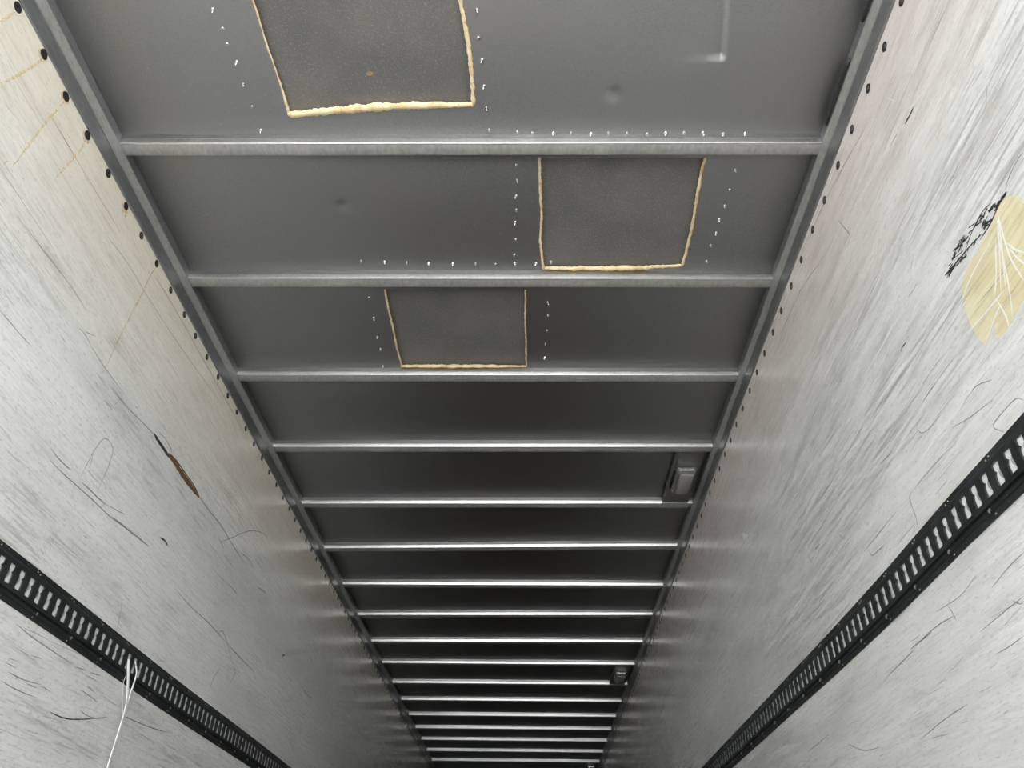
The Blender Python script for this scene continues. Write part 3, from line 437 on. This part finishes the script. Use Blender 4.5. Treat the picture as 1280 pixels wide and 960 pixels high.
# ------------------------------------------------------------------ roof lamps
LL = ['nearest roof lamp on its grey plate beside the right wall', 'middle roof lamp, small in the distance by the right wall', 'farthest roof lamp at the end of the roof']
def lamp(y0, y1, i):
    cx, cy = 1.078, (y0+y1)/2
    t = thing('roof_lamp', LL[i], 'lamp', (cx, cy, ZR), 'roof lamps'); h = (y1-y0)/2
    bm = bmesh.new()
    prof = [(-.078, .004), (-.074, 0), (.070, 0), (.074, .004), (.074, .034), (.071, .034), (.071, .006), (.069, .003), (-.073, .003), (-.075, .006), (-.075, .034), (-.078, .034)]
    sweep(bm, prof, [(lambda y: (lambda p: (p[0], y, p[1])))(y) for y in (-h, -h*.3, h*.3, h)])
    obj('mounting_plate', bm, M['lamp_plate'], t, smooth=True, angle=30)
    bm = bmesh.new(); bbox(bm, (-.077, h-.012, -.003), (.075, h+.052, .001), .001, 1)
    box(bm, (-.077, h+.047, -.003), (.075, h+.052, .012)); fl = obj('fixing_flange', bm, M['dusty'], t)
    bm = bmesh.new(); bbox(bm, (.060, h+.02, -.007), (.074, h+.036, -.002), .002); obj('bolt', bm, M['screw'], fl, smooth=True, angle=40)
    # housing: tapered box with rounded corners
    bm = bmesh.new(); c = -.055*0
    def ring(w, l, r, z, yo):
        out = []
        for qx, qy, a0 in ((1, 1, 0), (-1, 1, 90), (-1, -1, 180), (1, -1, 270)):
            for k in range(5):
                a = math.radians(a0+22.5*k); out.append(bm.verts.new((qx*(w-r)+r*math.cos(a), yo+qy*(l-r)+r*math.sin(a), z)))
        return out
    R_ = [ring(.058, .125, .012, -.001, -.01), ring(.057, .124, .014, -.012, -.01), ring(.050, .116, .016, -.030, -.01), ring(.044, .110, .016, -.034, -.01), ring(.043, .109, .016, -.031, -.01)]
    for a, b in zip(R_, R_[1:]):
        for k in range(20): bm.faces.new((a[k], a[(k+1) % 20], b[(k+1) % 20], b[k]))
    bm.faces.new(R_[-1]); bmesh.ops.recalc_face_normals(bm, faces=bm.faces)
    hs = obj('lamp_housing', bm, M['lamp_body'], t, smooth=True, angle=35)
    bm = bmesh.new()
    R_ = [ring(.042, .108, .015, -.031, -.01), ring(.041, .107, .016, -.040, -.01), ring(.034, .100, .016, -.046, -.01)]
    for a, b in zip(R_, R_[1:]):
        for k in range(20): bm.faces.new((a[k], a[(k+1) % 20], b[(k+1) % 20], b[k]))
    bm.faces.new(R_[-1]); bmesh.ops.recalc_face_normals(bm, faces=bm.faces)
    ln = obj('lens', bm, M['lens'], hs, smooth=True, angle=35)
    bm = bmesh.new(); bbox(bm, (-.047, -.142, -.024), (.040, -.1335, -.008), .003); obj('end_glint', bm, M['screw'], hs, smooth=True, angle=40)['label'] = 'bright bar for the glint on the near end of the lamp'  # bright metal bar shaped for the glint at the lens's near end
    bm = bmesh.new(); bbox(bm, (-.0685, -.10, -.008), (-.0585, .09, -.001), .002); obj('cable_cover', bm, M['lamp_dark'], t, smooth=True, angle=40)
YR = [(a+b)/2 for a, b in RIBS]
for i, k in enumerate((3, 9)): lamp(YR[k]+.004, YR[k+1]-.058, i)
lamp(YR[16]+.004, YR[16]+.58, 2)

# ------------------------------------------------------------------ wall rivets
def rivet_mesh(rusty):
    bm = bmesh.new(); n = 16
    prof = [(.0138, -.0002), (.0138, .0012), (.0118, .0016), (.0098, .0008), (.0085, .0006)]
    prof += [(.0080, .0022), (.0052, .0036), (.002, .0040)] if not rusty else [(.0070, .0010), (.004, .0012), (.002, .0013)]
    rings = [[bm.verts.new((d, r*math.cos(2*math.pi*k/n), r*math.sin(2*math.pi*k/n))) for k in range(n)] for r, d in prof]
    for a, (p, q) in enumerate(zip(rings, rings[1:])):
        for k in range(n):
            f = bm.faces.new((p[k], p[(k+1) % n], q[(k+1) % n], q[k])); f.material_index = 1 if a >= 4 and not rusty else 0
    bm.faces.new(rings[-1]).material_index = 0 if rusty else 1
    bmesh.ops.recalc_face_normals(bm, faces=bm.faces)
    me = bpy.data.meshes.new('rivet'); bm.to_mesh(me); bm.free()
    for p in me.polygons: p.use_smooth = True
    me.materials.append(M['rivet_dark']); me.materials.append(M['rivet_head']); return me
rv = {True: rivet_mesh(True), False: rivet_mesh(False)}
random.seed(5)
for s, ys, zz in ((-1, RIVL, 2.581), (1, RIVR, 2.562)):
    pitch = (ys[-1]-ys[0])/(len(ys)-1); ys = list(ys)
    ys = [ys[0]-pitch]+ys if s > 0 else ys
    while ys[-1]+pitch < 12.6: ys.append(ys[-1]+pitch+random.uniform(-.004, .004))
    for k, y in enumerate(ys):
        rusty = (s < 0 and k in (0, 1, 2, 3, 4, 5, 7)) or random.random() < .2
        o = bpy.data.objects.new('rivet', rv[rusty]); COL.objects.link(o); o.parent = wl[s]
        o.location = (s*W2, y, zz+(.004 if s > 0 and y > 2.6 else 0)+random.uniform(-.002, .002)); o.rotation_euler = (0, 0, 0 if s < 0 else math.pi)
        o.scale = (1, 1.0, 1.05) if not (s < 0 and k < 5) else (1, 1.1, 1.15)

# ------------------------------------------------------------------ marks on the walls
def ribbon(bm, s, pts, w, lift, taper=True, sub=5):
    P = spline([(0, y, z) for y, z in pts], sub) if len(pts) > 2 else resample([(0, *pts[0]), (0, *pts[1])], .02)
    n = len(P); prev = None
    for i, p in enumerate(P):
        d = (P[min(i+1, n-1)]-P[max(i-1, 0)]); d = d.normalized() if d.length > 1e-9 else Vector((0, 1, 0))
        nr = Vector((0, -d.z, d.y)); f = 1.0
        if taper: f = max(.2, min(1, 4*min(i, n-1-i)/max(1, n-1)+.25))
        f *= 1+.4*noise.noise(p*80)
        a, b = p+nr*w/2*f, p-nr*w/2*f
        cur = [bm.verts.new((s*(W2-lift), v.y, v.z)) for v in (a, b)]
        if prev:
            fc = bm.faces.new((prev[0], cur[0], cur[1], prev[1]))
        prev = cur
def flip(bm, s):
    bm.normal_update()
    bmesh.ops.reverse_faces(bm, faces=[f for f in bm.faces if f.normal.x*s > 0])
NAMES = {'d': ('scratch', 'fine grey scratches'), 'D': ('dark_scuff', 'short black scuff marks'), 'K': ('black_rub_mark', 'black rubbed marks beside the yellow worn spot'),
         'W': ('white_scratch', 'bright white scratches'), 'B': ('gash', 'long gash showing bare brown wood'), 'R': ('rust_spot', 'small orange rust spots')}
LIFT = {'d': .0004, 'D': .0006, 'K': .0005, 'W': .0012, 'B': .0005, 'R': .0007}
for s, ML_ in ((-1, ML), (1, MR)):
    for k in NAMES:
        mk = [m for m in ML_ if m[0] == k]
        if not mk: continue
        bm = bmesh.new()
        for j, (_, w, pts) in enumerate(mk): ribbon(bm, s, pts, w, LIFT[k]+j*4e-7)
        flip(bm, s); o = obj(NAMES[k][0], bm, M[k], wl[s]); o['label'] = NAMES[k][1]
        if len(mk) > 1: o['kind'] = 'stuff'
    bm = bmesh.new(); rnd = random.Random(11+s)
    for j in range(700):
        y = rnd.uniform(.8, 9) if j % 2 else rnd.uniform(.8, 4); z = rnd.uniform(.7, 2.5); ln = rnd.choice((.02, .03, .05, .08, .14))*rnd.uniform(.6, 1.4)
        a = rnd.gauss(0, .07) if rnd.random() < .93 else rnd.uniform(-1.2, 1.2)
        if abs(a) > .3: ln = min(ln, .05)
        b = rnd.uniform(-.02, .02)*ln
        ribbon(bm, s, [(y-ln/2*math.cos(a), z-ln/2*math.sin(a)), (y, z+b), (y+ln/2*math.cos(a), z+ln/2*math.sin(a))], rnd.choice((.0008, .001, .0013, .002))*rnd.uniform(.7, 1.2), .0003+j*2e-8, sub=3)
    flip(bm, s); o = obj('hairline_scratches', bm, M['h'], wl[s]); o['kind'] = 'stuff'; o['label'] = 'hairline scratches along the grain'
# rust bleeding down from the left rivets
bm = bmesh.new()
for q in RUSTL: ribbon(bm, -1, q, .0075, .0008, True, 6)
flip(bm, -1); o = obj('rust_streaks', bm, M['rust'], wl[-1]); o['kind'] = 'stuff'; o['label'] = 'thin rust streaks running down from the rivets'
bm = bmesh.new()
for y, dz in ((RIVL[1], -.006), (RIVL[2], -.008), (RIVL[3], -.008), (RIVL[5], -.006)):
    bm.faces.new([bm.verts.new((-W2+.00015, y+.020*(1+.4*noise.noise(Vector((a*.9, y, 0))))*math.cos(math.pi*a/9), 2.581+dz+.021*(1+.4*noise.noise(Vector((a*.9, y, 5))))*math.sin(math.pi*a/9))) for a in range(18)])
flip(bm, -1); o = obj('rust_halo', bm, M['halo'], wl[-1]); o['kind'] = 'stuff'; o['label'] = 'rust halos around the nearest rivets'
# worn yellow spot on the right wall
bm = bmesh.new(); rs = resample([(0, *p) for p in YEL+[YEL[0]]], .008)[:-1]
vs = [bm.verts.new((W2-.0003, p.y+.003*noise.noise(p*60), p.z+.004*noise.noise(p*45+Vector((7, 0, 0))))) for p in rs]
es = [bm.edges.new((vs[i], vs[(i+1) % len(vs)])) for i in range(len(vs))]
bmesh.ops.triangle_fill(bm, use_beauty=True, edges=es); flip(bm, 1)
o = obj('worn_spot', bm, M['yel'], wl[1]); o['label'] = 'yellow worn spot of bare laminate with white scratches'
# scrap of clear sticker, its white glint put into the colour
bm = bmesh.new(); v = [(W2-.0015, *CHIP[0]), (W2-.003, *CHIP[1]), (W2-.0015, *CHIP[2])]
lo = [bm.verts.new(p) for p in v]; hi = [bm.verts.new((W2-.0002, p[1], p[2])) for p in v]
bm.faces.new(lo); bm.faces.new(hi[::-1])
for a in range(3): bm.faces.new((lo[a], hi[a], hi[(a+1) % 3], lo[(a+1) % 3]))
bmesh.ops.recalc_face_normals(bm, faces=bm.faces)
o = obj('sticker_scrap', bm, M['chip'], wl[1]); o['label'] = 'small torn triangle of clear sticker'

# ------------------------------------------------------------------ load rails
def lerp_tab(tab, y):
    if y <= tab[0][0]: return tab[0][1]
    for (a, u), (b, v) in zip(tab, tab[1:]):
        if y <= b:
            t = (y-a)/(b-a); t = t*t*(3-2*t); return u+(v-u)*t
    return tab[-1][1]
def rail(s, ystart, tab, label):
    # height above the rail's own zero line: 0 at the middle of the slots
    zo = lambda y: lerp_tab(tab, y)
    t = thing('load_rail', label, 'cargo rail', (s*W2, 1.0, zo(2.2)), 'perforated load rails')
    ox, oy, oz = t.location
    def P(y, z, d): return (-s*d, y-oy, z+zo(y)-oz)
    pitch = .05; n = int((Y1-.1-ystart)/pitch); ya = ystart-pitch*.5; yb = ya+n*pitch
    st = [ya+(yb-ya)*k/64 for k in range(65)]
    def strip(nm, prof, mat, ang=30):
        bm = bmesh.new(); sweep(bm, prof, [(lambda y: (lambda p: P(y, p[0], p[1])))(y) for y in st]); return obj(nm, bm, mat, t, smooth=True, angle=ang)
    f1 = strip('upper_flange', [(.061, .0003), (.061, .003), (.060, .0036), (.0465, .0036), (.0455, .0060), (.041, .0068), (.0385, .0115), (.0335, .0125), (.0335, .0095), (.038, .008), (.040, .0003)], M['rail'])
    f2 = strip('lower_flange', [(-.0335, .0095), (-.0335, .0125), (-.0375, .0118), (-.039, .0045), (-.046, .0040), (-.0475, .0085), (-.0505, .0085), (-.0520, .0040), (-.0645, .0036), (-.0655, .003), (-.0655, .0003), (-.042, .0003)], M['rail'])
    # web with real slots
    sl = [(-.0125, -.0235), (-.0105, -.0265), (.0095, -.0265), (.0125, -.0235), (.0128, -.010), (.0118, .000), (.0090, .0035), (.0060, .0065), (.0090, .0085), (.0122, .013), (.0125, .0235), (.0105, .0265), (-.0095, .0265), (-.0125, .0235),
          (-.0126, .012), (-.0110, .006), (-.0110, -.004), (-.0126, -.011)]
    def outer(p):   # matching point on the cell border
        y, z = p; a = max(abs(y)/.025, abs(z)/.0335); return (y/a, z/a)
    ou = [outer(p) for p in sl]
    cor = []
    for a in range(len(sl)): cor.append(ou[a])
    bm = bmesh.new()
    for k in range(n):
        yc = ystart+k*pitch
        A = [bm.verts.new(P(yc+p[0], p[1], .0123)) for p in ou]; B = [bm.verts.new(P(yc+p[0], p[1], .0123)) for p in sl]
        Cc = [bm.verts.new(P(yc+p[0]*.98, p[1]*.98, .0085)) for p in sl]
        m = len(sl)
        for a in range(m):
            b = (a+1) % m
            pa, pb = ou[a], ou[b]
            def side(p): return 'y' if abs(abs(p[0])-.025) < 1e-6 else 'z'
            if side(pa) != side(pb):
                cr = (math.copysign(.025, pa[0] if side(pa) == 'y' else pb[0]), math.copysign(.0335, pa[1] if side(pa) == 'z' else pb[1]))
                v = bm.verts.new(P(yc+cr[0], cr[1], .0123)); bm.faces.new((A[a], v, A[b], B[b], B[a]))
            else: bm.faces.new((A[a], A[b], B[b], B[a]))
            bm.faces.new((B[a], B[b], Cc[b], Cc[a]))
        tb = [bm.verts.new(P(yc+p[0], p[1], .0074)) for p in ((-.0126, -.017), (-.002, -.013), (.0035, -.004), (.003, .004), (-.003, .010), (-.0126, .012))]  # recessed grey face stands in for the shadow of the slot's near edge
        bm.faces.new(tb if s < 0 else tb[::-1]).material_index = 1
    bmesh.ops.remove_doubles(bm, verts=bm.verts, dist=1e-5); bmesh.ops.recalc_face_normals(bm, faces=bm.faces)
    if sum(f.normal.x*f.calc_area() for f in bm.faces)*-s < 0: bmesh.ops.reverse_faces(bm, faces=bm.faces)
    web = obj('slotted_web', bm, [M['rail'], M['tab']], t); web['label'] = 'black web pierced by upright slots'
    b = strip('backing_strip', [(.032, .0003), (.032, .0064), (-.032, .0064), (-.032, .0003)], M['alu']); b['label'] = 'bright strip seen through the slots'
    # screws in pairs every fourth slot, dimples at every slot
    def head(nm, y, z, d, r, mat, src=None):
        if src is None:
            bm = bmesh.new(); m = 8
            R_ = [[bm.verts.new((-s*dd, rr*math.cos(2*math.pi*k/m), rr*math.sin(2*math.pi*k/m))) for k in range(m)] for rr, dd in ((r, 0), (r*.9, r*.35), (r*.5, r*.6))]
            for a, c in zip(R_, R_[1:]):
                for k in range(m): bm.faces.new((a[k], a[(k+1) % m], c[(k+1) % m], c[k]))
            bm.faces.new(R_[-1]); bmesh.ops.recalc_face_normals(bm, faces=bm.faces); o = obj(nm, bm, mat, t, smooth=True)
        else:
            o = src.copy(); COL.objects.link(o); o.parent = t
        o.location = P(y, z, d); return o
    src = None; peg = None; q = 0; rnd = random.Random(3+s)
    while ystart+.02+q*.2 < 6.5:
        y = ystart+.02+q*.2
        src = head('screw', y, .0530, .0036, .0030, M['dot'], src); head('screw', y+.014, .0505, .0036, .003, M['dot'], src)
        head('screw', y+.05, -.0585, .0036, .0030, M['dot'], src)
        if peg is None:
            bm = bmesh.new(); bbox(bm, (-.003, -.0035, -.006), (.003, .0035, .006), .002); peg = obj('clip', bm, M['peg'], t, smooth=True, angle=40); pg = peg
        else:
            pg = peg.copy(); COL.objects.link(pg); pg.parent = t
        pg.location = P(y+.06, -.0465, .0075); pg.rotation_euler = (.5*s, 0, 0)
        q += 1
    bm = bmesh.new()
    for k in range(n):
        y = ystart+k*pitch
        if y > 8: break
        for z in (.0535, -.0590, -.0490):
            if z == -.0490 or rnd.random() < .25: 
                if rnd.random() < .8: continue
            r = rnd.uniform(.0011, .0021); d = .0037 if z != -.0490 else .0086; yy = y+rnd.uniform(-.006, .006)+.012
            c = bm.verts.new(P(yy, z, d+.0008)); e = [bm.verts.new(P(yy+r*math.cos(a*1.0472), z+r*math.sin(a*1.0472), d)) for a in range(6)]
            for a in range(6): bm.faces.new((c, e[a], e[(a+1) % 6]))
    bmesh.ops.recalc_face_normals(bm, faces=bm.faces)
    o = obj('spot_welds', bm, M['dot'], t); o['kind'] = 'stuff'; o['label'] = 'worn bright spots along both flanges'
    # rubbed edge line on the ledge
    strip('rubbed_ledge', [(.0415, .0066), (.0415, .0074), (.0392, .0118), (.0380, .0122), (.0384, .0112)], M['rail_edge'])
    return t
rail(-1, .205, [(1.0, 1.323), (2.0, 1.320), (3.0, 1.3135), (4.3, 1.319), (8, 1.322)], 'black slotted load rail on the left wall')
rail(1, .203, [(1.0, 1.343), (1.45, 1.3395), (2.2, 1.326), (2.6, 1.3245), (3.0, 1.327), (5.0, 1.336), (9, 1.336)], 'black slotted load rail on the right wall')

# ------------------------------------------------------------------ strap hanging from the left rail
t = thing('plastic_strap', 'white plastic strap knotted through a slot of the left rail, hanging down', 'strap', (-1.175, STRA[0][0], STRA[0][1]))
def strand(nm, pts, w, th, x0=-1.186, x1=-1.172, mat='strap'):
    P = spline([(0, y, z) for y, z in pts], 6); n = len(P); bm = bmesh.new(); Q = []
    for i, p in enumerate(P):
        f = i/(n-1); Q.append(Vector((x0+(x1-x0)*min(1, f*3)-t.location.x, p.y-t.location.y, p.z-t.location.z)))
    tube(bm, Q, lambda i: (w/2*(1+.2*noise.noise(Q[i]*12)), th), 8)
    return obj(nm, bm, M[mat], t, smooth=True)
last = STRA[-1]
strand('main_strand', STRA+[[last[0]+.004, last[1]-.12], [last[0]-.004, .30]], .0165, .0018)
strand('side_strand', STRB, .011, .0014)
strand('thin_strand', STRC, .0035, .0008, mat='clear')['label'] = 'thin clear loop of the strap'
